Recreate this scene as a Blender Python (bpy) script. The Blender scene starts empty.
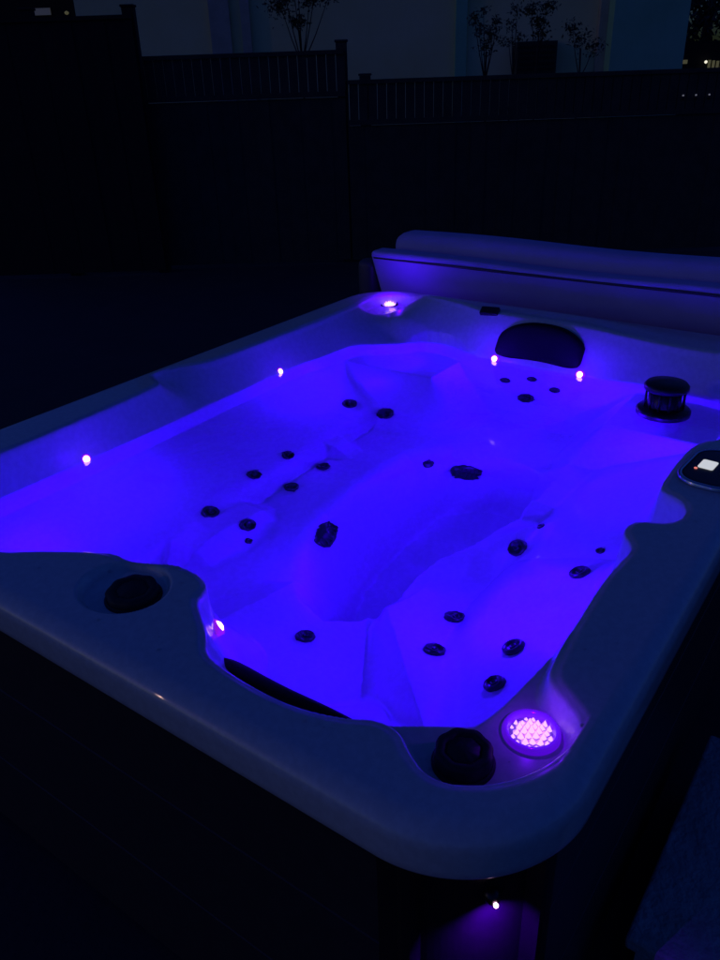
import bpy, bmesh, math, random
import numpy as np
from mathutils import Vector, Matrix
random.seed(7)
# ------------------------------------------------------------------ tub shape (metres)
#MATH-BEGIN
RIM = 0.90; WATER = 0.80
X0, X1, Y0, Y1, CR = 0.521, 2.672, 0.184, 1.864, 0.20       # outer rounded rectangle
O = np.array([(2.435,.50),(2.425,.70),(2.42,.85),(2.42,1.14),(2.43,1.24),(2.475,1.33),(2.50,1.43),(2.53,1.53),(2.60,1.63),(2.61,1.70),(2.595,1.74),(2.54,1.765),(2.45,1.765),
 (2.36,1.738),(1.944,1.745),(1.68,1.752),(1.60,1.765),(1.535,1.808),(1.462,1.828),(1.432,1.80),(1.412,1.742),(1.369,1.732),(1.103,1.715),
 (.877,1.711),(.72,1.711),(.64,1.70),(.605,1.66),(.602,1.50),(.605,1.38),(.617,1.302),(.655,1.256),(.715,1.16),(.731,1.115),(.728,1.072),(.745,1.03),
 (.768,.985),(.772,.935),(.757,.892),(.735,.882),(.712,.876),(.690,.845),(.660,.800),(.625,.768),(.614,.734),(.606,.636),(.612,.56),(.630,.500),(.650,.470),
 (.652,.432),(.630,.405),(.608,.365),(.612,.325),(.650,.275),(.700,.243),(.764,.224),(.806,.232),(.833,.270),(.855,.300),(.897,.312),(1.131,.328),
 (1.21,.322),(1.262,.318),(1.285,.332),(1.310,.352),(1.345,.354),(1.372,.338),(1.380,.302),(1.410,.275),(1.461,.275),(1.497,.302),
 (1.512,.342),(1.55,.352),(1.74,.352),(1.80,.335),(1.84,.30),(1.92,.27),(2.2,.258),(2.34,.27),(2.40,.32),(2.43,.40)])
W = np.array([(2.355,.40),(2.368,.55),(2.362,.647),(2.338,.74),(2.331,.829),(2.337,.98),(2.335,1.131),(2.345,1.22),(2.40,1.34),(2.395,1.45),(2.33,1.50),(2.27,1.58),(2.235,1.635),
 (2.18,1.655),(2.05,1.662),(1.95,1.684),(1.6,1.684),(1.1,1.682),(.90,1.682),(.74,1.682),(.67,1.67),(.64,1.62),(.64,1.50),(.66,1.36),(.69,1.28),(.745,1.20),(.782,1.10),(.80,.98),
 (.795,.925),(.752,.886),(.715,.83),(.685,.76),(.672,.64),(.678,.52),(.698,.475),(.735,.440),(.757,.418),(.79,.388),(.84,.366),(.893,.355),(.957,.346),
 (1.13,.345),(1.22,.340),(1.28,.350),(1.345,.372),(1.383,.355),(1.392,.315),(1.415,.290),(1.458,.290),(1.487,.315),(1.50,.352),(1.56,.374),(1.74,.372),(1.84,.350),(2.0,.335),(2.2,.33),(2.31,.35)])
F = np.array([(1.13,.80),(1.40,.83),(1.47,.785),(1.84,.68),(1.95,.80),(1.95,1.16),(1.50,1.22),(1.22,1.13),(1.02,.90)])
A = np.array([(2.13,1.25),(2.8,1.25),(2.8,1.9),(2.13,1.9)])
B = np.array([(2.04,.0),(2.8,.0),(2.8,.67),(2.04,.67)])
def smooth_poly(p, n=3):
    for _ in range(n):                                       # Chaikin corner cutting
        q = np.roll(p, -1, 0); p = np.stack([p*.75+q*.25, p*.25+q*.75], 1).reshape(-1, 2)
    return p
def sdf(P, p, chunk=20000):                                  # >0 inside
    a = p; b = np.roll(p, -1, 0); out = np.empty(len(P))
    for s in range(0, len(P), chunk):
        q = P[s:s+chunk, None, :]; ab = (b-a)[None]; aq = q-a[None]
        t = np.clip((aq*ab).sum(2)/(ab*ab).sum(2), 0, 1)
        d = np.sqrt(((aq-ab*t[..., None])**2).sum(2)).min(1)
        y = q[..., 1]; c = (a[None, :, 1] > y) != (b[None, :, 1] > y)
        den = np.where(np.abs(b[:, 1]-a[:, 1]) < 1e-12, 1e-12, b[:, 1]-a[:, 1])
        xi = a[None, :, 0]+(y-a[None, :, 1])*(b[:, 0]-a[:, 0])[None]/den[None]
        ins = (c & (q[..., 0] < xi)).sum(1) % 2 == 1
        out[s:s+chunk] = np.where(ins, d, -d)
    return out
def ss(a, b, x):
    t = np.clip((x-a)/(b-a), 0, 1); return t*t*(3-2*t)
def smax(a, b, k=.03):
    h = np.clip(.5+.5*(a-b)/k, 0, 1); return b+(a-b)*h+k*h*(1-h)
def smin(a, b, k=.03): return -smax(-a, -b, k)
Os, Ws, Fs, As, Bs = smooth_poly(O, 2), smooth_poly(W, 2), smooth_poly(F, 1), smooth_poly(A, 3), smooth_poly(B, 3)
def outer_sdf(x, y):
    cx, cy = (X0+X1)/2, (Y0+Y1)/2
    qx = np.abs(x-cx)-((X1-X0)/2-CR); qy = np.abs(y-cy)-((Y1-Y0)/2-CR)
    return -(np.hypot(np.maximum(qx, 0), np.maximum(qy, 0))+np.minimum(np.maximum(qx, qy), 0)-CR)
def height(x, y):
    x = np.asarray(x, float); y = np.asarray(y, float)
    P = np.stack([x, y], 1)
    rough = outer_sdf(x, y) > .045
    dO = np.full(len(x), -.2); dW = np.full(len(x), -.3); dF = np.full(len(x), -1.)
    dO[rough] = sdf(P[rough], Os)
    near = dO > -.01
    dW[near] = sdf(P[near], Ws); dF[near] = sdf(P[near], Fs)
    # raised head rest ridge along the far side
    ridge = ss(2.33, 2.41, x)*ss(2.665, 2.50, x)*(.012*ss(.28, .45, y)+.026*ss(.50, .95, y))*ss(1.70, 1.52, y)
    RIM = 0.90+ridge
    # below the water: back rests, seats, foot well
    lin_ = lambda q: np.clip(q, 0, 1)
    wd = ss(.22, .42, np.abs(y-1.0))*ss(2.25, 1.95, x)
    bw = .15+.24*wd
    zb = WATER+.004-.05*lin_(dW/.03)-.30*lin_(dW/bw)
    # reclined near right seat, ends in a crease along its left edge
    crease = (y-.46)-.87*(x-.78)
    seat = .745-.50*(x-.72)-1.1*np.maximum(0, crease)-1.3*np.maximum(0, y-.78)-1.2*np.maximum(0, x-1.40)
    zb = np.where(dW > 0, smax(zb, seat, .02), zb)
    centre = .635-.36*(x-.72)-.9*np.maximum(0, x-1.12)-.9*np.maximum(0, y-1.02)+.10*(y-.8)
    zb = np.where(dW > 0, smax(zb, centre, .02), zb)
    # arm rest between the two right hand seats, flat top and creased flanks
    ax, ay, bx, by = 1.66, .30, 1.56, .62
    t = np.clip(((x-ax)*(bx-ax)+(y-ay)*(by-ay))/((bx-ax)**2+(by-ay)**2), 0, 1)
    dr = np.hypot(x-ax-t*(bx-ax), y-ay-t*(by-ay))
    zb = smax(zb, .66-.12*t-1.1*np.maximum(0, dr-.05), .04)
    # low divider in the left lounge and a slanted thigh rest in front of it
    zb = smax(zb, .51-1.3*np.maximum(0, np.abs(x-1.74)-.03)-.9*np.maximum(0, 1.36-y), .02)
    zb = smax(zb, .53-.22*np.abs(x-1.16)-1.1*np.maximum(0, 1.30-y)-.9*np.maximum(0, np.abs(x-1.2)-.12), .02)
    # far right corner seat stands a little higher than the far seat
    zb = smax(zb, .52-1.6*np.maximum(0, 1.72-x)-1.8*np.maximum(0, y-.70+.35*(x-2.0)), .02)
    dA = -np.hypot(np.maximum(2.15-x, 0), np.maximum(1.27-y, 0)); dB = -np.hypot(np.maximum(2.06-x, 0), np.maximum(y-.65, 0))
    zb = smax(zb, .715-1.25*np.maximum(0, -dA), .03)
    zb = smax(zb, .735-2.2*np.maximum(0, -dB), .012)
    fo = ss(0, 1, (dF+.012)/(.08+.16*ss(.84, 1.1, y)))
    zb = zb*(1-fo)+.19*fo
    zb = np.minimum(zb, WATER+.004-.028*ss(0, .02, dW))
    # above the water: wall between the rim edge and the water line
    t = np.clip(dO/(dO+np.maximum(-dW, 0)+1e-9), 0, 1)
    t = np.where(dO < 0, 0, t)
    zone = np.clip(ss(.34, .24, np.hypot(x-.70, y-.28)) + ss(.22, .14, np.hypot(x-2.60, y-1.74))*.8 + ss(.14, .10, np.hypot(x-.675, y-1.03)), 0, 1)
    lin = RIM-.096*t
    led = RIM-.042*ss(0, .022, dO)-.054*ss(.72, 1.0, t)
    za = lin*(1-zone)+led*zone
    za = za-.006*ss(0, .012, dO)*(1-t)
    z = np.where(dW > 0, zb, za)
    z = np.where(dO < 0, RIM-.004*ss(-.014, 0, dO), z-.004*ss(.10,0,t))
    # shallow dish that takes the round cap on the near deck
    dd = np.hypot((x-.672)/.078, (y-1.012)/.088)
    z = np.where(dO < .0, z-.016*ss(1.0, .86, dd), z)
    # rolled outer edge
    do = outer_sdf(x, y); r = .036
    e = np.clip(1-do/r, 0, 1)
    z = z-(.030)*(1-np.sqrt(np.maximum(0, 1-e*e)))
    return z
#MATH-END
def hz(x, y): return float(height(np.array([x]), np.array([y]))[0])
def hn(x, y, e=.012):
    v = height(np.array([x+e, x-e, x, x]), np.array([y, y, y+e, y-e]))
    return Vector((-(v[0]-v[1])/(2*e), -(v[2]-v[3])/(2*e), 1)).normalized()

scene = bpy.context.scene
col = scene.collection
# ------------------------------------------------------------------ helpers
def link(o, parent=None):
    col.objects.link(o)
    if parent: o.parent = parent
    return o
def tag(o, label=None, cat=None, group=None, kind=None):
    if label: o['label'] = label
    if cat: o['category'] = cat
    if group: o['group'] = group
    if kind: o['kind'] = kind
    return o
def empty(name, loc=(0, 0, 0)):
    o = bpy.data.objects.new(name, None); o.location = loc; col.objects.link(o); return o
def build(name, bm, mat, parent=None, smooth=False, world=True):
    me = bpy.data.meshes.new(name)
    bmesh.ops.recalc_face_normals(bm, faces=bm.faces[:])
    bm.to_mesh(me); bm.free()
    me.materials.append(mat)
    if smooth: me.shade_smooth()
    o = bpy.data.objects.new(name, me)
    link(o, parent)
    if parent is not None and world:                          # geometry given in world space
        root = parent; off = Vector((0, 0, 0))
        while root is not None: off += root.location; root = root.parent
        me.transform(Matrix.Translation(-off))
    return o
def frame(n, up=Vector((0, 0, 1))):
    n = Vector(n).normalized()
    x = up.cross(n)
    if x.length < 1e-3: x = Vector((1, 0, 0))
    x.normalize(); y = n.cross(x)
    return Matrix((x, y, n)).transposed().to_4x4()
def lathe(bm, prof, seg=32, m=Matrix(), wob=None):
    rings = []
    for r, z in prof:
        if r < 1e-6: rings.append([bm.verts.new(m @ Vector((0, 0, z)))]); continue
        rr = []
        for i in range(seg):
            a = 2*math.pi*i/seg; k = r*(wob(a, z) if wob else 1)
            rr.append(bm.verts.new(m @ Vector((k*math.cos(a), k*math.sin(a), z))))
        rings.append(rr)
    for a, b in zip(rings, rings[1:]):
        if len(a) == 1 and len(b) == 1: continue
        for i in range(seg):
            j = (i+1) % seg
            if len(a) == 1: bm.faces.new((a[0], b[i], b[j]))
            elif len(b) == 1: bm.faces.new((a[i], a[j], b[0]))
            else: bm.faces.new((a[i], a[j], b[j], b[i]))
def box(bm, x0, x1, y0, y1, z0, z1, m=Matrix(), bevel=0, seg=2):
    r = bmesh.ops.create_cube(bm, size=1)
    vs = r['verts']
    for v in vs: v.co = Vector(((x0+x1)/2+v.co.x*(x1-x0), (y0+y1)/2+v.co.y*(y1-y0), (z0+z1)/2+v.co.z*(z1-z0)))
    if bevel:
        es = list({e for v in vs for e in v.link_edges})
        g = bmesh.ops.bevel(bm, geom=es, offset=bevel, segments=seg, affect='EDGES', profile=.5)
        vs = list({v for f in g['faces'] for v in f.verts} | {v for v in vs if v.is_valid})
    for v in vs: v.co = m @ v.co
def tube(bm, pts, rad, seg=8):
    rings = []; pts = [Vector(p) for p in pts]
    if not isinstance(rad, (list, tuple)): rad = [rad]*len(pts)
    for i, p in enumerate(pts):
        t = (pts[min(i+1, len(pts)-1)]-pts[max(i-1, 0)]).normalized(); m = frame(t, Vector((.13, .2, 1)))
        rings.append([bm.verts.new(p+m.to_3x3() @ Vector((rad[i]*math.cos(2*math.pi*k/seg), rad[i]*math.sin(2*math.pi*k/seg), 0))) for k in range(seg)])
    for a, b in zip(rings, rings[1:]):
        for i in range(seg): bm.faces.new((a[i], a[(i+1) % seg], b[(i+1) % seg], b[i]))
    for r in (rings[0], rings[-1]): bm.faces.new(r)
# ------------------------------------------------------------------ materials
def mat(name, color, rough=.5, metal=0, spec=.5, noise=None, bump=None, coat=0, emit=None, es=0, ior=1.5):
    m = bpy.data.materials.new(name); m.use_nodes = True; nt = m.node_tree; b = nt.nodes['Principled BSDF']
    b.inputs['Base Color'].default_value = (*color, 1); b.inputs['Roughness'].default_value = rough
    b.inputs['Metallic'].default_value = metal; b.inputs['Specular IOR Level'].default_value = spec
    b.inputs['Coat Weight'].default_value = coat; b.inputs['Coat Roughness'].default_value = .025; b.inputs['IOR'].default_value = ior
    if emit: b.inputs['Emission Color'].default_value = (*emit, 1); b.inputs['Emission Strength'].default_value = es
    tc = nt.nodes.new('ShaderNodeTexCoord')
    if noise:
        sc, c2, lo, hi = noise
        n = nt.nodes.new('ShaderNodeTexNoise'); n.inputs['Scale'].default_value = sc; n.inputs['Detail'].default_value = 8; n.inputs['Roughness'].default_value = .65
        r = nt.nodes.new('ShaderNodeValToRGB'); r.color_ramp.elements[0].position = lo; r.color_ramp.elements[1].position = hi
        r.color_ramp.elements[0].color = (*color, 1); r.color_ramp.elements[1].color = (*c2, 1)
        nt.links.new(tc.outputs['Object'], n.inputs['Vector']); nt.links.new(n.outputs['Fac'], r.inputs['Fac']); nt.links.new(r.outputs['Color'], b.inputs['Base Color'])
    if bump:
        sc, st, di = bump
        n = nt.nodes.new('ShaderNodeTexNoise'); n.inputs['Scale'].default_value = sc; n.inputs['Detail'].default_value = 6
        u = nt.nodes.new('ShaderNodeBump'); u.inputs['Strength'].default_value = st; u.inputs['Distance'].default_value = di
        nt.links.new(tc.outputs['Object'], n.inputs['Vector']); nt.links.new(n.outputs['Fac'], u.inputs['Height']); nt.links.new(u.outputs['Normal'], b.inputs['Normal'])
    return m
M_shell = mat('acrylic_marble', (.54, .605, .57), rough=.34, coat=.6, noise=(70, (.60, .67, .63), .42, .60), bump=(6, .03, .005))
M_cab = mat('cabinet_panel', (.022, .020, .020), rough=.5, noise=(30, (.034, .030, .028), .3, .7), bump=(60, .2, .002))
M_black = mat('black_plastic', (.006, .006, .007), rough=.35)
M_pillow = mat('pillow_foam', (.005, .005, .006), rough=.75, spec=.2, bump=(90, .15, .002))
M_chrome = mat('chrome', (.7, .7, .72), rough=.12, metal=1)
M_steel = mat('dark_steel', (.10, .10, .11), rough=.25, metal=1)
M_jet = mat('jet_plastic', (.012, .012, .013), rough=.3)
M_cover = mat('cover_vinyl_glow_tint', (.43, .37, .68), rough=.55, bump=(120, .25, .003), noise=(6, (.50, .43, .76), .4, .7))  # grey vinyl given a lilac tint in place of the water's violet glow
M_piping = mat('cover_dark_vinyl', (.05, .05, .055), rough=.5, bump=(120, .2, .003))
M_fence = mat('fence_wood', (.034, .034, .026), rough=.9, noise=(7, (.055, .055, .042), .35, .7), bump=(25, .5, .006))
M_fence2 = mat('dark_fence_wood', (.008, .007, .006), rough=.9, noise=(7, (.012, .011, .010), .35, .7), bump=(25, .5, .006))
M_wall = mat('pale_siding', (.82, .74, .30), rough=.8, noise=(.9, (.90, .84, .42), .35, .7), bump=(9, .3, .01))
M_wall2 = mat('blue_siding', (.26, .60, .32), rough=.8, noise=(1.2, (.34, .70, .42), .35, .7), bump=(9, .3, .01))
M_trim = mat('dark_trim', (.44, .42, .30), rough=.7, noise=(5, (.52, .50, .36), .4, .6))
M_leaf = mat('leaf', (.028, .05, .022), rough=.6, noise=(20, (.055, .08, .035), .35, .7))
M_bark = mat('bark', (.03, .022, .018), rough=.9, bump=(40, .5, .01))
M_ground = mat('patio_concrete', (.022, .022, .023), rough=.9, noise=(3, (.034, .034, .034), .3, .7), bump=(30, .4, .006))
M_step = mat('mottled_stone', (.22, .29, .25), rough=.95, noise=(13, (.40, .50, .44), .32, .72), bump=(55, .8, .012))
M_roof = mat('dark_roof', (.03, .03, .035), rough=.9, noise=(6, (.045, .045, .05), .4, .6))
M_led = mat('led_core', (.8, .6, .8), emit=(1, .52, .80), es=7)
M_ledring = mat('led_ring', (.5, .2, .6), rough=.25, emit=(.45, .01, .85), es=.5)
M_warm = mat('lit_window', (.3, .3, .1), emit=(.85, .8, .42), es=.06)
M_lamp = mat('lamp_glow', (.8, .8, .6), emit=(1, .95, .75), es=1.0)
M_paleglow = mat('dim_window', (.3, .3, .3), emit=(.7, .75, .85), es=.022)

# ------------------------------------------------------------------ the hot tub
tub = empty('hot_tub', ((X0+X1)/2, (Y0+Y1)/2, 0))
tag(tub, 'rectangular marbled acrylic hot tub in a dark cabinet, filled and glowing violet blue', 'hot tub')
def grid_mesh(name, V, nu, nv, close=True):                   # rows of nu verts
    me = bpy.data.meshes.new(name)
    i = np.arange(nv-1)[:, None]*nu; j = np.arange(nu)[None, :] if close else np.arange(nu-1)[None, :]
    j2 = (j+1) % nu
    fq = np.stack([i+j, i+j2, i+nu+j2, i+nu+j], 2).reshape(-1, 4)
    me.vertices.add(len(V)); me.vertices.foreach_set('co', V.astype(np.float32).ravel())
    me.loops.add(fq.size); me.loops.foreach_set('vertex_index', fq.astype(np.int32).ravel())
    me.polygons.add(len(fq)); me.polygons.foreach_set('loop_start', np.arange(0, fq.size, 4, dtype=np.int32)); me.polygons.foreach_set('loop_total', np.full(len(fq), 4, dtype=np.int32))
    me.update(calc_edges=True); me.validate(); me.shade_smooth(); return me
NU, NV = 1700, 300
cx, cy = 1.55, 1.0
th = np.linspace(0, 2*np.pi, NU, endpoint=False)
lo, hi = np.zeros(NU), np.full(NU, 3.0)
for _ in range(30):
    mid = (lo+hi)/2; ins = outer_sdf(cx+mid*np.cos(th), cy+mid*np.sin(th)) > 0
    lo = np.where(ins, mid, lo); hi = np.where(ins, hi, mid)
Ro = lo
v = np.linspace(.00002, 1, NV)
v = np.append(1-(1-v)**1.12, [])
R = v[:, None]*Ro[None]
# put extra rings on the rolled edge
extra = np.array([.9955, .998, .9993])
R = np.concatenate([R[:-1], extra[:, None]*Ro[None], R[-1:]], 0)
R = np.sort(R, 0)
X = cx+R*np.cos(th); Y = cy+R*np.sin(th)
Z = height(X.ravel(), Y.ravel()).reshape(X.shape)
V = np.stack([X, Y, Z], 2)
# lip: down the outside face, round under and back in
lipz = RIM-.030
def inset(d, z):
    k = outer_inset(d); return np.stack([k[0], k[1], np.full(NU, z)], 1)
def outer_inset(d):                                           # outline moved inwards by d
    lo, hi = np.zeros(NU), np.full(NU, 3.0)
    for _ in range(40):
        mid = (lo+hi)/2; ins = outer_sdf(cx+mid*np.cos(th), cy+mid*np.sin(th)) > d
        lo = np.where(ins, mid, lo); hi = np.where(ins, hi, mid)
    return cx+lo*np.cos(th), cy+lo*np.sin(th)
lip = [inset(0.0, lipz-.008), inset(0.0, .84), inset(.0008, .828), inset(.004, .822), inset(.010, .820), inset(.05, .822)]
V = np.concatenate([V]+[l[None] for l in lip], 0)
nv = V.shape[0]
Vf = V.reshape(-1, 3)-np.array(tub.location)
me = grid_mesh('shell', Vf, NU, nv); me.flip_normals() if me.polygons[5000].normal.z < 0 else None
me.materials.append(M_shell)
shell = link(bpy.data.objects.new('shell', me), tub)

# water
NW = 700; thw = np.linspace(0, 2*np.pi, NW, endpoint=False)
def ray_out(poly_s, off, c=(1.5, 1.0)):
    r = np.linspace(.2, 1.6, 400); best = np.zeros(NW)
    P = np.stack([c[0]+r[None]*np.cos(thw)[:, None], c[1]+r[None]*np.sin(thw)[:, None]], 2).reshape(-1, 2)
    s = (sdf(P, poly_s) > -off).reshape(NW, -1)
    return r[s.shape[1]-1-np.argmax(s[:, ::-1], axis=1)]
rw = ray_out(Ws, .022)
rings = np.linspace(.00002, 1, 90)
WX = 1.5+rings[:, None]*rw*np.cos(thw); WY = 1.0+rings[:, None]*rw*np.sin(thw)
WZ = WATER+.0009*(np.sin(9*WX+4*WY)+np.sin(-6*WX+11*WY+1.3)+.6*np.sin(17*WX-8*WY+.4))
me = grid_mesh('water', np.stack([WX, WY, WZ], 2).reshape(-1, 3), NW, 90)
if me.polygons[3000].normal.z < 0: me.flip_normals()
M_water = bpy.data.materials.new('water'); M_water.use_nodes = True
nt = M_water.node_tree; b = nt.nodes['Principled BSDF']
b.inputs['Base Color'].default_value = (1, 1, 1, 1); b.inputs['Roughness'].default_value = 0.0
b.inputs['Transmission Weight'].default_value = 1; b.inputs['IOR'].default_value = 1.333
tc = nt.nodes.new('ShaderNodeTexCoord'); n = nt.nodes.new('ShaderNodeTexNoise'); n.inputs['Scale'].default_value = 9; n.inputs['Detail'].default_value = 3; n.inputs['Distortion'].default_value = .6
u = nt.nodes.new('ShaderNodeBump'); u.inputs['Strength'].default_value = .35; u.inputs['Distance'].default_value = .006
nt.links.new(tc.outputs['Object'], n.inputs['Vector']); nt.links.new(n.outputs['Fac'], u.inputs['Height']); nt.links.new(u.outputs['Normal'], b.inputs['Normal'])
me.materials.append(M_water)
water = link(bpy.data.objects.new('water', me)); tag(water, 'still glowing violet blue water filling the hot tub', None, None, 'structure')

# cabinet: straight side panels with horizontal board grooves, rounded corner posts
ci = .045                                                     # inset under the lip
gx0, gx1, gy0, gy1 = X0+ci, X1-ci, Y0+ci, Y1-ci; cr = CR-.02
zs = [.06]
nb = 3; bh = (.822-.06)/nb
prof = []
for k in range(nb):
    z = .06+k*bh
    prof += [(0.004, z+.001), (0, z+.003), (0, z+bh-.003), (.004, z+bh-.001)]
def side_panel(p0, p1, nrm):
    bm = bmesh.new(); prev = None; n = Vector(nrm)
    for d, z in prof:
        a = bm.verts.new(Vector((*p0, z))-n*d); c = bm.verts.new(Vector((*p1, z))-n*d)
        a2 = bm.verts.new(Vector((*p0, z))-n*.03); c2 = bm.verts.new(Vector((*p1, z))-n*.03)
        if prev: bm.faces.new((prev[0], prev[1], c, a)); bm.faces.new((prev[2], prev[3], c2, a2)); bm.faces.new((prev[0], prev[2], a2, a)); bm.faces.new((prev[1], prev[3], c2, c))
        else: bm.faces.new((a, c, c2, a2))
        prev = (a, c, a2, c2)
    bm.faces.new(prev[:2]+(prev[3], prev[2]))
    return build('side_panel', bm, M_cab, tub)
side_panel((gx0+cr, gy0), (gx1-cr, gy0), (0, -1, 0)); side_panel((gx0+cr, gy1), (gx1-cr, gy1), (0, 1, 0))
side_panel((gx0, gy0+cr), (gx0, gy1-cr), (-1, 0, 0)); side_panel((gx1, gy0+cr), (gx1, gy1-cr), (1, 0, 0))
for sx, sy in ((0, 0), (1, 0), (0, 1), (1, 1)):
    ox = gx0+cr if sx == 0 else gx1-cr; oy = gy0+cr if sy == 0 else gy1-cr
    a0 = {(0, 0): math.pi, (1, 0): 1.5*math.pi, (0, 1): .5*math.pi, (1, 1): 0}[(sx, sy)]
    bm = bmesh.new(); N = 28; rows = []
    for z in (.04, .06, .80, .823):
        row = []
        for i in range(N+1):
            a = a0+math.pi/2*i/N; f = i/N
            rr = cr+.012 if (.12 < f < .20 or .80 < f < .88) else (cr-.010 if .20 <= f <= .80 else cr+.002)
            row.append(bm.verts.new((ox+rr*math.cos(a), oy+rr*math.sin(a), z)))
        rows.append(row)
    for r0, r1 in zip(rows, rows[1:]):
        for i in range(N): bm.faces.new((r0[i], r0[i+1], r1[i+1], r1[i]))
    bmesh.ops.solidify(bm, geom=bm.faces[:], thickness=.012)
    build('corner_post', bm, M_cab, tub)
bm = bmesh.new(); box(bm, gx0+.03, gx1-.03, gy0+.03, gy1-.03, .0, .06); build('base_plinth', bm, M_black, tub)

# small lit exterior lamp under the lip at the near corner
cn = Vector((-1, -1, 0)).normalized()
cc = Vector((gx0+cr, gy0+cr, 0))
cn = Vector((math.cos(math.radians(231)), math.sin(math.radians(231)), 0))
lp = cc+cn*(cr-.010)+Vector((0, 0, .702))
#CORNERLAMP
bm = bmesh.new(); lathe(bm, [(0, .010), (.008, .008), (.012, 0), (.012, -.012), (0, -.012)], 20, Matrix.Translation(lp+cn*.006) @ frame(cn))
cl = build('exterior_light', bm, M_black, tub, True)
bm = bmesh.new(); lathe(bm, [(0, -.003), (.0026, -.0024), (.0036, 0), (.0026, .0024), (0, .003)], 16, Matrix.Translation(lp+cn*.018+Vector((0, 0, -.002))) @ frame(cn))
build('lens', bm, M_led, cl, True)

# jets: (x, y, radius, kind)
JETS = [(1.217, 1.387, 0.024, 'round'), (1.241, 1.283, 0.024, 'round'), (1.418, 1.412, 0.021, 'round'), (1.562, 1.411, 0.019, 'round'), (1.623, 1.33, 0.021, 'round'), (1.479, 1.331, 0.022, 'round'), (1.93, 1.453, 0.027, 'round'), (1.984, 1.343, 0.029, 'round'), (0.96, 0.859, 0.02, 'round'), (1.221, 0.655, 0.024, 'round'), (1.06, 0.611, 0.023, 'round'), (1.092, 0.46, 0.023, 'round'), (0.976, 0.44, 0.021, 'round'), (1.502, 0.642, 0.027, 'round'), (1.602, 0.629, 0.011, 'small'), (1.356, 0.437, 0.024, 'round'), (1.469, 0.436, 0.011, 'small'), (2.295, 1.071, 0.018, 'small'), (2.312, 0.982, 0.018, 'small'), (2.294, 0.893, 0.018, 'small'), (2.256, 0.975, 0.028, 'round'), (1.892, 0.993, 0.03, 'oval'), (1.847, 1.092, 0.017, 'small'), (1.375, 1.128, 0.032, 'oval'), (1.209, 1.252, 0.01, 'small')]
#JETS-HERE
def jet(x, y, r, kind):
    n = hn(x, y); m = Matrix.Translation(Vector((x, y, hz(x, y)))) @ frame(n)
    bm = bmesh.new()
    if kind == 'round':
        lathe(bm, [(r, -.01), (r, .005), (r*.92, .010), (r*.78, .012), (r*.66, .007), (r*.4, .002), (0, .002)], 28, m, lambda a, z: 1+.03*(math.cos(8*a) > 0))
        j = build('jet', bm, M_jet, tub, True)
        bm = bmesh.new(); lathe(bm, [(r*.34, .001), (r*.34, .008), (r*.24, .010), (r*.18, .005), (0, .005)], 16, m)
        build('nozzle', bm, M_jet, j, True)
    elif kind == 'small':
        lathe(bm, [(r, -.008), (r, .003), (r*.7, .005), (r*.4, .001), (0, .001)], 20, m); build('jet', bm, M_jet, tub, True)
    else:                                                     # oblong suction grille, long side horizontal
        L = r*.55
        prof = [(1, -.01), (1, .006), (.9, .012), (0, .014)]; rings = []
        for s, z in prof:
            rr = []
            for i in range(40):
                a = 2*math.pi*i/40; px = s*r*math.cos(a)+math.copysign(L*s, math.cos(a)); py = s*r*math.sin(a)
                rr.append(bm.verts.new(m @ Vector((px, py, z))))
            rings.append(rr)
        for a_, b_ in zip(rings, rings[1:]):
            for i in range(40): bm.faces.new((a_[i], a_[(i+1) % 40], b_[(i+1) % 40], b_[i]))
        g = build('suction_grille', bm, M_jet, tub, True)
        bm = bmesh.new()
        for k in range(-3, 4): box(bm, k*r*.42-.0018, k*r*.42+.0018, -r*.6, r*.6, .010, .0150, m)
        build('grille_bar', bm, M_black, g)
for jt in JETS: jet(*jt)

# small waterline lights
def led(x, y, z, n):
    s = 1.15 if x < 1 else 1.0
    m = Matrix.Translation((x, y, z)) @ frame(n)
    bm = bmesh.new(); lathe(bm, [(.014*s, -.02), (.014*s, .003), (.011*s, .005), (.0095*s, .002), (0, .002)], 24, m)
    o = build('waterline_light', bm, M_ledring, tub, True)
    bm = bmesh.new(); lathe(bm, [(.0088*s, .002), (.008*s, .0055), (.0045*s, .008), (0, .0088)], 20, m)
    build('lens', bm, M_led, o, True); return o
LEDS = [(1.082, 1.684, .803, (0, -1, .35)), (1.866, 1.688, .803, (0, -1, .35)), (2.333, 1.131, .806, (-1, 0, .5)), (2.329, .829, .806, (-1, 0, .5)), (.757, .882, .809, (.75, -.5, .5))]
for x, y, z, n in LEDS: led(x, y, z, n)

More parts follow.
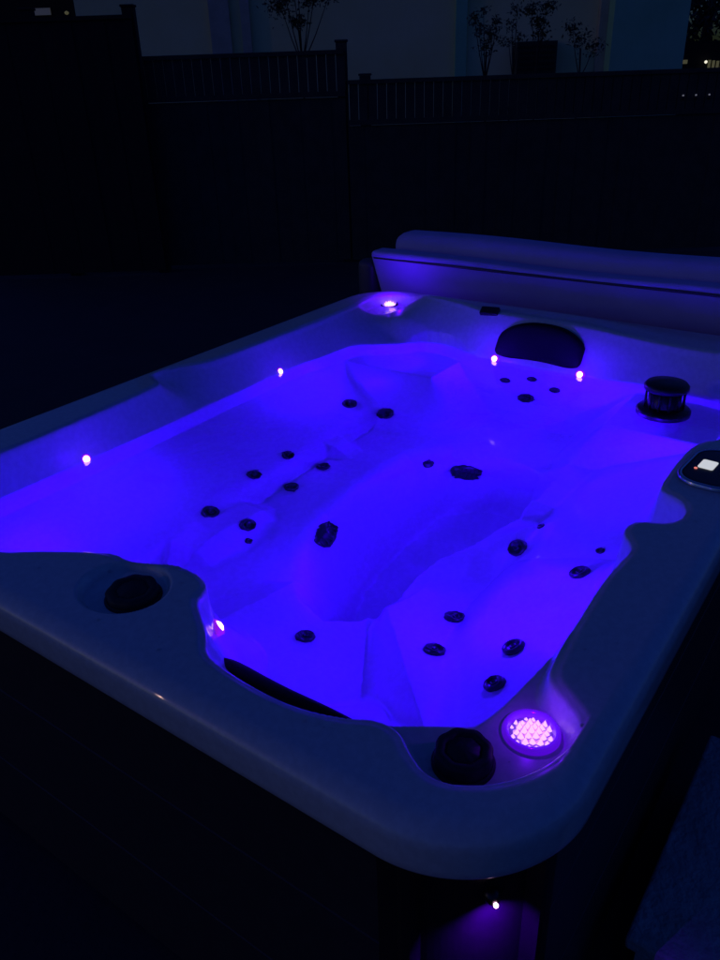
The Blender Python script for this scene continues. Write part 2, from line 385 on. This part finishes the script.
# large lit lenses with pyramid cells
def big_lens(x, y, r, tilt=(0, 0, 1), z=None, M=None, MR=None):
    z = hz(x, y) if z is None else z
    m = Matrix.Translation((x, y, z)) @ frame(tilt)
    bm = bmesh.new(); lathe(bm, [(r*1.32, -.012), (r*1.32, .004), (r*1.26, .008), (r*1.10, .009), (r*1.06, .003), (r*.99, .001), (r*.95, -.004)], 56, m)
    o = build('lens_ring', bm, MR or M_lensring, tub, True)
    bm = bmesh.new(); c = r*.33; rr_ = random.Random(3)
    for i in range(-6, 7):
        for k in range(-6, 7):
            px = (i+.5*(k % 2))*c; py = k*c*.866
            if math.hypot(px, py) > r*.93: continue
            dome = .010*(1-(math.hypot(px, py)/r)**2)
            ring = []
            for q in range(6):
                a = math.pi/6+q*math.pi/3; qx = px+c*.56*math.cos(a); qy = py+c*.56*math.sin(a)
                d = math.hypot(qx, qy); s = min(1, r/d) if d > 0 else 1
                ring.append(bm.verts.new(m @ Vector((qx*s, qy*s, dome-.005))))
            top = bm.verts.new(m @ Vector((px+rr_.uniform(-.1, .1)*c, py+rr_.uniform(-.1, .1)*c, dome+rr_.uniform(.0012, .0050))))
            for q in range(6): bm.faces.new((ring[q], ring[(q+1) % 6], top))
    build('light_lens', bm, M or M_lens, o); return o
M_lensring = mat('clear_lens_ring', (.35, .22, .5), rough=.12, spec=.8, emit=(.12, .0, .9), es=.55)
M_lens = bpy.data.materials.new('lamp_lens'); M_lens.use_nodes = True
nt = M_lens.node_tree; b = nt.nodes['Principled BSDF']; b.inputs['Roughness'].default_value = .08; b.inputs['Base Color'].default_value = (.6, .4, .7, 1)
geo = nt.nodes.new('ShaderNodeNewGeometry'); vm = nt.nodes.new('ShaderNodeVectorMath'); vm.operation = 'DOT_PRODUCT'; vm.inputs[1].default_value = (-.80, -.35, .48)
nt.links.new(geo.outputs['Normal'], vm.inputs[0])
rp = nt.nodes.new('ShaderNodeValToRGB'); rp.color_ramp.elements[0].position = .12; rp.color_ramp.elements[0].color = (.30, .03, .80, 1)
rp.color_ramp.elements[1].position = .70; rp.color_ramp.elements[1].color = (1, .55, .95, 1)
nt.links.new(vm.outputs['Value'], rp.inputs['Fac']); nt.links.new(rp.outputs['Color'], b.inputs['Emission Color']); b.inputs['Emission Strength'].default_value = 1.05
big_lens(.787, .297, .031)
M_lens2 = mat('far_lamp_lens', (.8, .6, .8), emit=(1, .50, .85), es=1.6)
big_lens(2.575, 1.718, .027, (-.25, -.1, 1), M=M_lens2, MR=mat('dark_lens_ring', (.05, .04, .06), rough=.2))

# round valve caps on the near deck
M_cap = mat('matte_cap_plastic', (.008, .008, .009), rough=.62)
def cap(x, y, r, h, lobes=10):
    z = hz(x, y); m = Matrix.Translation((x, y, z-.004))
    bm = bmesh.new(); lathe(bm, [(r*1.08, 0), (r*1.08, .006), (r, .009)], 60, m); lathe(bm, [(r*.98, .006), (r*.98, h*.8), (r*.92, h), (r*.66, h), (r*.62, h*.86), (r*.56, h*.86), (r*.54, h*.96), (0, h*.98)], 60, m,
        lambda a, zz: 1+(.035*math.cos(lobes*a) if zz > .008 else 0))
    o = build('valve_cap', bm, M_cap, tub, True); return o
cap(.672, .990, .046, .022, 8)
cap(.688, .350, .040, .030, 8)
# filter basket on the far right shelf
fx, fy = 2.185, .525
bm = bmesh.new(); lathe(bm, [(.074, .775), (.075, .803), (.068, .810), (.03, .818), (0, .818)], 48, Matrix.Translation((fx, fy, 0)))
fb = build('filter_basket', bm, M_black, tub, True)
bm = bmesh.new(); lathe(bm, [(.044, .81), (.046, .862), (0, .862)], 32, Matrix.Translation((fx, fy, 0))); build('basket_core', bm, M_black, fb, True)
bm = bmesh.new(); lathe(bm, [(.056, .862), (.061, .865), (.061, .876), (.055, .883), (.02, .886), (0, .886)], 48, Matrix.Translation((fx, fy, 0))); build('basket_lid', bm, M_black, fb, True)
for k in range(12):
    a = 2*math.pi*k/12; bm = bmesh.new()
    tube(bm, [(fx+.053*math.cos(a), fy+.053*math.sin(a), .812), (fx+.053*math.cos(a), fy+.053*math.sin(a), .866)], .0035, 6); build('basket_bar', bm, M_black, fb, True)

# head pillows
def pillow(y0, y1, xf, xb, z0, z1, sgn, sag=.0):
    bm = bmesh.new(); NY, NP = 36, 20; rows = []
    for i in range(NY+1):
        f = i/NY; y = y0+(y1-y0)*f; e = 2*f-1
        edge = (max(0, 1-abs(e)**5))**.5
        arch = 1-.30*abs(e)**2.4
        row = []
        for k in range(NP):
            a = 2*math.pi*k/NP; c, s = math.cos(a), math.sin(a)
            px = math.copysign(abs(c)**.6, c); pz = math.copysign(abs(s)**.6, s)
            zt = z0+(z1-z0)*arch
            zc, hh = (z0+zt)/2, (zt-z0)/2
            lean = (pz*.5+.5)
            x = (xf+xb)/2+sgn*(.022*e*e)*-1+px*(abs(xb-xf)/2)*(.35+.65*edge)*(1-.25*lean)+sgn*(.03 if sgn > 0 else .008)*lean
            z = zc+pz*hh*(.55+.45*edge)-sag*0
            row.append(bm.verts.new((x, y, z)))
        rows.append(row)
    for r0, r1 in zip(rows, rows[1:]):
        for k in range(NP): bm.faces.new((r0[k], r0[(k+1) % NP], r1[(k+1) % NP], r1[k]))
    bm.faces.new(rows[0]); bm.faces.new(rows[-1])
    return build('head_pillow', bm, M_pillow, tub, True)
pillow(.838, 1.135, 2.335, 2.395, .812, .932, 1)
pillow(.495, .800, .610, .686, .796, .866, -1)

# control panel on the right rim
pm = Matrix.Translation((1.652, .268, RIM+.001)) @ Matrix.Rotation(math.radians(-4), 4, 'Z')
def stadium(bm, ax, ay, rr, prof, m, seg=12):
    rings = []
    for d, z in prof:
        r = []
        for (sx, sy, a0) in ((1, 1, 0), (-1, 1, math.pi/2), (-1, -1, math.pi), (1, -1, 1.5*math.pi)):
            for i in range(seg+1):
                a = a0+math.pi/2*i/seg; r.append(bm.verts.new(m @ Vector((sx*(ax-rr)+(rr-d)*math.cos(a), sy*(ay-rr)+(rr-d)*math.sin(a), z))))
        rings.append(r)
    for a_, b_ in zip(rings, rings[1:]):
        n_ = len(a_)
        for i in range(n_): bm.faces.new((a_[i], a_[(i+1) % n_], b_[(i+1) % n_], b_[i]))
    bm.faces.new(rings[-1]); return rings
bm = bmesh.new(); stadium(bm, .094, .062, .050, [(0, -.004), (0, .005), (.002, .007), (.010, .008), (.016, .0085)], pm)
cp = build('control_panel', bm, M_black, tub, True)
bm = bmesh.new()
rg = []
for d, z in ((-.003, 0), (-.003, .006), (-.001, .0088), (.003, .0094), (.005, .0082)):
    r = []
    for (sx, sy, a0) in ((1, 1, 0), (-1, 1, math.pi/2), (-1, -1, math.pi), (1, -1, 1.5*math.pi)):
        for i in range(13):
            a = a0+math.pi/2*i/12; r.append(bm.verts.new(pm @ Vector((sx*.044+(.050-d)*math.cos(a), sy*.012+(.050-d)*math.sin(a), z))))
    rg.append(r)
for a_, b_ in zip(rg, rg[1:]):
    for i in range(len(a_)): bm.faces.new((a_[i], a_[(i+1) % len(a_)], b_[(i+1) % len(a_)], b_[i]))
build('chrome_ring', bm, M_chrome, cp, True)
M_disp = mat('display_lit', (.5, .5, .5), rough=.1, emit=(.75, .78, .8), es=.75, noise=None)
bm = bmesh.new(); stadium(bm, .022, .016, .005, [(0, .006), (0, .0098), (.001, .0102)], pm @ Matrix.Translation((.002, .020, 0))); build('display', bm, M_disp, cp)
M_red = mat('indicator_red', (.5, .1, .1), emit=(1, .25, .2), es=.8)
bm = bmesh.new(); lathe(bm, [(.0035, .006), (.0035, .0100), (0, .0106)], 14, pm @ Matrix.Translation((-.028, .036, 0))); build('indicator', bm, M_red, cp, True)
for k in (-1, 1):
    bm = bmesh.new(); stadium(bm, .016, .008, .006, [(0, .006), (0, .0095), (.001, .010)], pm @ Matrix.Translation((.012+.032*k, -.022, 0))); build('button', bm, M_jet, cp)
# splashed droplets on the wet shell, far too many to count
bm = bmesh.new(); rd = random.Random(11); nd = 0
while nd < 260:
    dx, dy = rd.uniform(X0+.04, X1-.04), rd.uniform(Y0+.04, Y1-.04)
    if not (.845 < (hh := hz(dx, dy))): continue
    rr = rd.choice([.0012, .0016, .002, .003]); nd += 1
    lathe(bm, [(rr, -.0004), (rr*.85, rr*.35), (rr*.45, rr*.6), (0, rr*.66)], 8, Matrix.Translation((dx, dy, hh)) @ frame(hn(dx, dy, .004)))
M_drop = mat('droplet', (.9, .9, .95), rough=.02, ior=1.333); M_drop.node_tree.nodes['Principled BSDF'].inputs['Transmission Weight'].default_value = 1
tag(build('water_droplets', bm, M_drop, tub, True), None, None, None, 'stuff')
# dark vent on the far rim slope
vx, vy = 2.428, 1.205
vm_ = Matrix.Translation((vx, vy, hz(vx, vy)+.004)) @ frame(hn(vx, vy), Vector((1, 0, 0)))
bm = bmesh.new(); box(bm, -.034, .034, -.016, .016, -.01, .006, vm_, .004); sv = build('speaker_vent', bm, M_black, tub)

# ------------------------------------------------------------------ cover standing folded behind the tub
cov = empty('spa_cover', (2.84, .9, 0)); tag(cov, 'folded grey vinyl spa cover standing upright behind the far rim', 'cover')
def slab(x0, x1, y0, y1, z0, z1, name, bev, lean=.40):
    bm = bmesh.new(); box(bm, x0, x1, y0, y1, z0, z1, Matrix(), bev, 4)
    bmesh.ops.subdivide_edges(bm, edges=[e for e in bm.edges if abs(e.verts[0].co.y-e.verts[1].co.y) > .5], cuts=40, use_grid_fill=True)
    for v in bm.verts:
        v.co.z += .004*math.sin(v.co.y*5.1+x0*9)*(v.co.z > .5); v.co.x += .004*math.sin(v.co.y*7.3+v.co.z*4)
    for v in bm.verts: v.co.x -= (v.co.z-.93)*lean
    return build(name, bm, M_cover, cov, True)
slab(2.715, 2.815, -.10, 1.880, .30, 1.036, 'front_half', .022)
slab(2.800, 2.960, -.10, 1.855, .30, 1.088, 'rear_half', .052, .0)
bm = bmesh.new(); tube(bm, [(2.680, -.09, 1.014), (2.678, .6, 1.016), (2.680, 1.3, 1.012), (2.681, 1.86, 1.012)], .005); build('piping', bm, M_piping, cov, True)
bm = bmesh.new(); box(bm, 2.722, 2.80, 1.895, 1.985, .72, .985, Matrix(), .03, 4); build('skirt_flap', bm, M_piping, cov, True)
lift = empty('cover_lifter', (2.86, 1.95, 0)); tag(lift, 'dark metal cover lifter frame behind the far left corner of the tub', 'cover lifter')
bm = bmesh.new(); tube(bm, [(2.83, 2.01, 0.0), (2.83, 2.01, .80), (2.86, 1.99, .93), (2.89, 1.90, .96), (2.89, 1.83, .96)], .014); build('lift_arm', bm, M_black, lift, True)
bm = bmesh.new(); box(bm, 2.78, 2.88, 1.96, 2.06, 0, .012); build('foot_plate', bm, M_black, lift)
lift.location = (2.86, 1.95, 0)

# ------------------------------------------------------------------ stone step beside the tub
st = empty('step_block', (1.34, -.08, 0)); tag(st, 'mottled grey stone step block on the patio beside the tub near corner', 'step')
bm = bmesh.new(); box(bm, 1.030, 1.655, -.36, .165, .165, .200, Matrix(), .008, 3); build('tread', bm, M_step, st)
bm = bmesh.new(); box(bm, 1.05, 1.635, -.34, .145, 0, .165); build('riser', bm, M_step, st)

# ------------------------------------------------------------------ ground and sky side
bm = bmesh.new(); bmesh.ops.create_grid(bm, x_segments=8, y_segments=8, size=400); g = build('ground', bm, M_ground); tag(g, 'dark ground and patio around the hot tub', None, None, 'structure')
g.location = (0, 0, 0)

# ------------------------------------------------------------------ background, laid out along the view
FW = Vector((.80585, .59212, 0)); RT = Vector((.59212, -.80585, 0))          # forward and right on the ground
def bp(d, s, z): return FW*d+RT*s+Vector((0, 0, z))
# s for a pixel column at distance d : s = (px-360)/787*d/cos... measured on the horizon
MB = Matrix((RT, FW, Vector((0, 0, 1)))).transposed().to_4x4()               # local x = right, y = away
def fence(name, s0, s1, d0, d1, ztop, label, m, pick=True, post_at=(), pw=.080, gap=.006, postrise=.05):
    A_ = bp(d0, s0, 0); B_ = bp(d1, s1, 0); L = (B_-A_).length; ux = (B_-A_).normalized(); uy = Vector((-ux.y, ux.x, 0))
    mm = Matrix((ux, uy, Vector((0, 0, 1)))).transposed().to_4x4(); mm.translation = A_
    t = empty(name, (A_+B_)/2); tag(t, label, 'fence')
    split = ztop-(.36 if pick else 0)
    bm = bmesh.new(); x = 0
    while x < L-.01:
        w = min(.145, L-x); j = .006*(random.random()-.5)+.004*(round(x/.142) % 2)
        box(bm, x, x+w, -.009+j, .009+j, .03, split-.02, mm); x += .142
    build('board_panel', bm, m, t)
    bm = bmesh.new()
    if pick:
        x = .02
        while x < L-.05:
            box(bm, x, x+pw, -.012, .012, split+.03, ztop-.035, mm); x += pw+gap
        build('picket_panel', bm, m, t)
    for z0, z1 in ([(split-.015, split+.03), (ztop-.035, ztop)] if pick else [(ztop-.018, ztop+.012)]):
        bm = bmesh.new(); box(bm, 0, L, -.028, .028, z0, z1, mm); build('rail', bm, m, t)
    for z in (.3, split-.25):
        bm = bmesh.new(); box(bm, 0, L, .012, .05, z, z+.09, mm); build('rail', bm, m, t)
    for px in post_at:
        bm = bmesh.new(); box(bm, px*L-.05, px*L+.05, .03, .13, 0, ztop+postrise, mm, .004); p = build('post', bm, m, t)
        bm = bmesh.new(); box(bm, px*L-.06, px*L+.06, .02, .14, ztop+postrise+.001, ztop+postrise+.02, mm, .006); build('post_cap', bm, m, p)
    return t
D_ = 8.0
VR = (Vector((.57901563, .3902138, -.71587295)), Vector((-.81474147, .24395458, -.52600618)))
VR = Matrix((VR[0], VR[1], VR[0].cross(VR[1])))
def look(px, py): return VR @ Vector((px-360, 480-py, -787))
def S(px, d, py=62): r_ = look(px, py); return d*r_.dot(RT)/r_.dot(FW)      # sideways metres for a bearing at distance d

fence('picket_fence', S(346, 8), S(760, 8), 8.0, 8.0, 1.625, 'lower picket topped wooden fence running to the right behind the cover', M_fence, True, (.045,), postrise=.03)
fence('board_fence', S(122, 8), S(344, 8), 8.0, 8.0, 1.87, 'taller picket topped wooden fence between the dark fence and the tall post', M_fence, True, (0.99,), postrise=.06)
fence('dark_fence', S(-60, 8), S(142, 8), 7.8, 7.8, 2.17, 'tallest and darkest solid fence at the far left edge', M_fence2, False, (.985, .5), postrise=.07)

# neighbour's pale building: wall faces the garden
def facade_box(bm, s0, s1, d0, d1, z0, z1): box(bm, s0, s1, d0, d1, z0, z1, MB)
hb = empty('neighbour_house', bp(13.2, 0, 0)); tag(hb, 'large pale house wall filling the view above the fences', 'house')
d = 12.0
def T(px): return S(px, d, 40)
bm = bmesh.new()
sL, sR = T(80), T(604)
rows = 26; z = 0
while z < 5.2:                                                # lapped siding
    v0 = [bm.verts.new(MB @ Vector(p)) for p in ((sL, d, z), (sR, d, z), (sR, d+.0012, z+.2), (sL, d+.0012, z+.2))]
    bm.faces.new(v0)
    v1 = [bm.verts.new(MB @ Vector(p)) for p in ((sL, d+.0012, z+.2), (sR, d+.0012, z+.2), (sR, d, z+.2), (sL, d, z+.2))]
    bm.faces.new(v1); z += .2
facade_box(bm, sL, sR, d+.03, d+5, 0, 5.2)
build('wall', bm, M_wall, hb)
bm = bmesh.new(); facade_box(bm, sR+.0, T(676), d-.35, d+5, 0, 5.2); build('side_wing', bm, M_wall2, hb)
for a, c in ((212, 232), (243, 252), (455, 466)):
    bm = bmesh.new(); facade_box(bm, T(a), T(c), d-.06, d-.003, 0, 5.2); build('wall_panel', bm, M_wall2 if a == 455 else M_trim, hb)
bm = bmesh.new(); facade_box(bm, T(596), sR-.003, d-.10, d-.003, 0, 5.2); build('corner_trim', bm, M_trim, hb)
bm = bmesh.new()
v0 = [MB @ Vector(p) for p in ((sL-.3, d-.8, 5.21), (T(676)+.3, d-.8, 5.21), (T(676)+.3, d+5.3, 5.21), (sL-.3, d+5.3, 5.21), (sL-.3, d+2.3, 7), (T(676)+.3, d+2.3, 7))]
v0 = [bm.verts.new(p) for p in v0]
for f in ((0, 1, 5, 4), (2, 3, 4, 5), (0, 1, 2, 3), (1, 2, 5), (3, 0, 4)): bm.faces.new([v0[i] for i in f])
build('roof', bm, M_roof, hb)
bm = bmesh.new(); facade_box(bm, T(515), T(554), d-.22, d-.02, 1.60, 1.98)
vb = build('vent_box', bm, M_black, hb)
bm = bmesh.new()
for k in range(5): facade_box(bm, T(517), T(552), d-.232, d-.221, 1.64+k*.065, 1.67+k*.065)
build('louvre', bm, M_fence2, vb)

# trees and shrubs
def leafy(bm, c, r, n, size, sq=(1, 1, 1)):
    for _ in range(int(n*(2.2 if size < .1 else 1))):
        g_ = .52 if size < .1 else .6
        p = Vector((random.gauss(0, g_), random.gauss(0, g_), random.gauss(0, g_)))
        p = Vector((p.x*r*sq[0], p.y*r*sq[1], p.z*r*sq[2]))+Vector(c)
        n_ = Vector((random.gauss(0, 1), random.gauss(0, 1), random.gauss(0, 1))).normalized(); m = Matrix.Translation(p) @ frame(n_) @ Matrix.Rotation(random.uniform(0, 6.28), 4, 'Z')
        s = size*random.uniform(.35, 1.0)
        vs = [bm.verts.new(m @ Vector(q)) for q in ((-s, 0, 0), (0, -s*.42, s*.1), (s, 0, 0), (0, s*.42, s*.1))]; bm.faces.new(vs)
def tree(name, s, dd, ztop, zc, trunk_r, clumps, label, cat, size=.04, group=None):
    base = bp(dd, s, 0); t = empty(name, base); tag(t, label, cat, group)
    bm = bmesh.new(); pts = [base+Vector((random.uniform(-.02, .02), random.uniform(-.02, .02), z)) for z in np.linspace(0, zc, 7)]
    tube(bm, pts, [trunk_r*(1-.08*i) for i in range(7)], 8)
    for cx_, cz_, r_, n_ in clumps:
        e = base+RT*cx_+Vector((0, 0, cz_)); a = pts[-2 if cz_ > zc else -3]
        tube(bm, [a, (a+e)/2+Vector((0, 0, -.03)), e], [trunk_r*.5, trunk_r*.35, trunk_r*.15], 5)
    build('trunk', bm, M_bark, t, True)
    bm = bmesh.new()
    for cx_, cz_, r_, n_ in clumps: leafy(bm, base+RT*cx_+FW*random.uniform(-.1, .1)+Vector((0, 0, cz_)), r_, n_, size, (1, 1, .8))
    build('crown', bm, M_leaf, t)
q = 10.0
def zr(py, dd, px=300): r_ = look(px, py); return 1.68+dd*r_.z/r_.dot(FW)
tree('small_tree', S(302, q), q, 3, 2.12, .016, [(-.02, 2.20, .09, 90), (-.20, 2.36, .15, 130), (-.16, 2.52, .17, 150), (.12, 2.40, .12, 90), (.20, 2.55, .17, 150), (.34, 2.45, .10, 60), (-.05, 2.62, .2, 150), (.0, 2.75, .2, 150)],
     'small thin stemmed tree with round dark crown above the taller fence', 'tree', .030)
tree('slim_shrub', S(487, q), q, 3, 1.85, .014, [(-.10, 2.06, .10, 50), (-.16, 2.18, .07, 30), (.05, 2.0, .10, 60), (.10, 2.14, .06, 30), (-.02, 1.9, .10, 60), (-.06, 2.25, .05, 18)],
     'sparse slim shrub above the fence beside the blue strip of wall', 'shrub', .030)
tree('slim_shrub', S(512, q), q, 3, 1.9, .014, [(-.02, 2.1, .08, 40), (.03, 2.25, .08, 40), (-.05, 1.95, .09, 40), (.06, 1.98, .06, 25)],
     'faint upright shrub just left of the dark vent box', 'shrub', .026)
tree('slim_shrub', S(537, q), q, 3, 2.0, .014, [(-.10, 2.24, .08, 60), (.07, 2.25, .08, 60), (.0, 2.12, .09, 70), (.02, 2.0, .1, 60)],
     'dark forked shrub rising right in front of the dark vent box', 'shrub', .030)
tree('slim_shrub', S(580, q), q, 3, 1.85, .014, [(-.12, 2.06, .09, 45), (-.02, 1.95, .12, 60), (.14, 1.86, .12, 60)],
     'low leaning shrub right of the dark vent box', 'shrub', .030)
# far trees at both sides
def big_tree(s, dd, h, r, label):
    base = bp(dd, s, 0); t = empty('dark_tree', base); tag(t, label, 'tree', None)
    bm = bmesh.new(); tube(bm, [base, base+Vector((.05, .1, h*.35)), base+Vector((0, 0, h*.75))], [.16, .12, .05], 8); build('trunk', bm, M_bark, t, True)
    bm = bmesh.new()
    for _ in range(26):
        a = random.uniform(0, 6.28); rr = r*random.uniform(.2, .9); zz = h*random.uniform(.22, .95)
        leafy(bm, base+Vector((math.cos(a)*rr, math.sin(a)*rr, zz)), r*.42, 110, .14)
    build('crown', bm, M_leaf, t)
big_tree(S(705, 20), 20, 5.0, 1.5, 'dark leafy tree beyond the right edge of the pale house')
big_tree(S(760, 17), 17, 4.5, 1.6, 'dark leafy tree at the far right edge of the picture')
big_tree(S(20, 19), 22, 6.0, 2.6, 'dark leafy tree above the dark fence at far left')
# small far house with lit strips on the right
d2 = 17.0
fh = empty('distant_house', bp(26, S(700, 26), 0)); tag(fh, 'distant dark house with yellow lit windows right of the pale house', 'house')
fw_ = 15.0
bm = bmesh.new(); box(bm, S(672, fw_)+.02, S(760, fw_), fw_, fw_+4, 0, 1.98, MB); build('wall', bm, M_fence2, fh)
def lit(px0, px1, py0, py1, m, name):
    bm = bmesh.new(); z1 = zr(py0, fw_, (px0+px1)/2); z0 = zr(py1, fw_, (px0+px1)/2); box(bm, S(px0, fw_), S(px1, fw_), fw_-.02, fw_-.002, z0, z1, MB); return build(name, bm, m, fh)
lit(674.5, 687, 60, 64, M_warm, 'lit_window')
for k in range(5): lit(708+k*4.2, 710.4+k*4.2, 60+.4*k, 68, M_warm, 'lit_window')
bm = bmesh.new(); lathe(bm, [(0, -.025), (.02, -.015), (.026, 0), (.02, .015), (0, .025)], 12, Matrix.Translation(bp(fw_-.08, S(704, fw_), zr(62, fw_, 704)))); build('porch_lamp', bm, M_lamp, fh, True)
bm = bmesh.new(); lathe(bm, [(0, -.02), (.016, -.01), (.018, 0), (.016, .01), (0, .02)], 12, Matrix.Translation(bp(fw_-.08, S(678, fw_), zr(55, fw_, 678)))); build('porch_lamp', bm, M_paleglow, fh, True)
# house glimpsed at the top left
lh = empty('far_house', bp(15, S(40, 15), 0)); tag(lh, 'far unlit house with one dim window above the dark fence at left', 'house')
bm = bmesh.new(); box(bm, S(-60, 15), S(78, 15), 15, 19, 0, 3.6, MB); build('wall', bm, M_fence2, lh)
bm = bmesh.new(); box(bm, S(44, 15), S(60, 15), 14.96, 14.998, zr(15, 15, 50), zr(8, 15, 50), MB); build('window', bm, M_paleglow, lh)
bm = bmesh.new(); lathe(bm, [(0, -.03), (.03, -.015), (.035, 0), (.03, .015), (0, .03)], 12, Matrix.Translation(bp(14.9, S(77, 15), zr(13, 15, 77)))); build('wall_lamp', bm, M_warm, lh, True)
# three tiny lights on the fence
proto = None
for k, px in enumerate((688, 701, 714.5)):
    if proto is None:
        proto = empty('fence_light'); bm = bmesh.new(); lathe(bm, [(0, -.03), (.012, -.028), (.012, .0), (0, .0)], 10, Matrix()); hsg = build('housing', bm, M_black, proto, True)
        bm = bmesh.new(); lathe(bm, [(0, 0), (.008, .001), (.008, .012), (0, .014)], 10, Matrix()); lns = build('lens', bm, mat('fence_led', (.6, .6, .6), emit=(.8, .8, .9), es=.12), proto, True); o = proto
    else:
        o = proto.copy(); link(o)
        for c in (hsg, lns): c2 = c.copy(); link(c2); c2.parent = o
    o.location = bp(7.96, S(px, 7.96), 1.40)
    tag(o, ['leftmost', 'middle', 'rightmost'][k]+' of the three tiny white lights on the picket fence at right', 'light', 'tiny lights on the picket fence')

# ------------------------------------------------------------------ lights of the place
def lamp(name, kind, loc, col_, e, r=.03, tgt=None, **kw):
    l = bpy.data.lights.new(name, kind); l.color = col_; l.energy = e
    if kind != 'SUN': l.shadow_soft_size = r
    for k, v_ in kw.items(): setattr(l, k, v_)
    o = bpy.data.objects.new(name, l); o.location = loc; link(o)
    if tgt is not None: o.rotation_euler = (Vector(tgt)-Vector(loc)).to_track_quat('-Z', 'Y').to_euler()
    return o
VI = (.024, .0, 1.0)
PW = 1.0
# foot well and waterline lights; the rest is added underwater fill with no fixture
VJ = (.029, 0, 1)
lamp('underwater_lamp_fill', 'POINT', (1.22, .98, .55), VI, 2.6, 0)
lamp('underwater_lamp_fill', 'POINT', (1.80, .95, .55), VI, 2.9, 0)
for x, y, z, e in ((1.082, 1.55, .75, 4.4), (1.866, 1.55, .75, 4.4), (2.27, 1.15, .78, 3.2), (2.25, .80, .78, 3.2), (.82, .85, .75, 2.8), (1.83, .50, .75, 7), (1.22, .55, .75, 7), (2.24, 1.46, .78, 2.0), (2.10, .62, .77, 3.6), (.80, 1.45, .75, 3.2)):
    lamp('underwater_lamp_fill', 'POINT', (x, y, z), VJ, e*.9, 0)
# the small waterline lights also shine into the air above the water
for x, y, z, n in LEDS:
    far = x > 2
    p = Vector((x, y, z))+Vector(n).normalized()*.10+Vector((0, 0, .012))
    lamp('waterline_lamp', 'POINT', tuple(p), (.05, 0, 1), 1.0 if far else .25, 0)
lamp('lens_lamp', 'POINT', (.787, .297, .905), (.14, .0, 1), .10, .0)
lamp('lens_lamp', 'POINT', (2.560, 1.705, .935), (.08, .0, 1), .50, .0)
lamp('corner_lamp', 'SPOT', tuple(lp+cn*.034+Vector((0, 0, .006))), (.11, .0, 1), 9, 0, tuple(lp+cn*.012+Vector((0, 0, -.30))), spot_size=math.radians(100), spot_blend=1)

# faint warm light low from the house side, faint dusk sky
sd = Vector((-.74, .623, .25)).normalized()
sun = lamp('sun', 'SUN', (0, 0, 10), (1, .55, .42), .028); sun.data.angle = math.radians(.45)
sun.rotation_euler = sd.to_track_quat('Z', 'Y').to_euler()
w = bpy.data.worlds.new('World'); scene.world = w; w.use_nodes = True
nt = w.node_tree; bg = nt.nodes['Background']; sky = nt.nodes.new('ShaderNodeTexSky'); sky.sky_type = 'NISHITA'; sky.sun_disc = False
sky.sun_elevation = math.radians(2); sky.sun_rotation = math.atan2(sd.x, sd.y)
mx = nt.nodes.new('ShaderNodeMix'); mx.data_type = 'RGBA'; mx.blend_type = 'MULTIPLY'; mx.inputs['Factor'].default_value = 1
mx.inputs[7].default_value = (.046, .132, 1, 1)
nt.links.new(sky.outputs['Color'], mx.inputs[6]); nt.links.new(mx.outputs[2], bg.inputs['Color']); bg.inputs['Strength'].default_value = .15

# ------------------------------------------------------------------ camera
R_ = Matrix(((0.57901563, 0.3902138, -0.71587295), (-0.81474147, 0.24395458, -0.52600618), (0, 0, 0)))
r0 = Vector(R_[0]); r1 = Vector(R_[1]); r2 = r0.cross(r1)
Rm = Matrix((r0, r1, r2))
cam = bpy.data.cameras.new('camera'); co = bpy.data.objects.new('camera', cam); link(co)
co.matrix_world = Matrix.Translation((0, 0, 1.68)) @ Rm.to_4x4()
cam.sensor_fit = 'VERTICAL'; cam.sensor_height = 24; cam.lens = 24*787/960; cam.clip_start = .02; cam.clip_end = 1500
scene.camera = co
scene.view_settings.view_transform = 'Standard'; scene.view_settings.look = 'None'; scene.view_settings.exposure = 0; scene.view_settings.gamma = 1
scene.view_settings.use_curve_mapping = False
scene.render.engine = 'CYCLES'
c = scene.cycles; c.use_denoising = True; c.max_bounces = 14; c.diffuse_bounces = 7; c.transmission_bounces = 8; c.glossy_bounces = 4; c.sample_clamp_indirect = 4
c.caustics_refractive = True; c.caustics_reflective = False
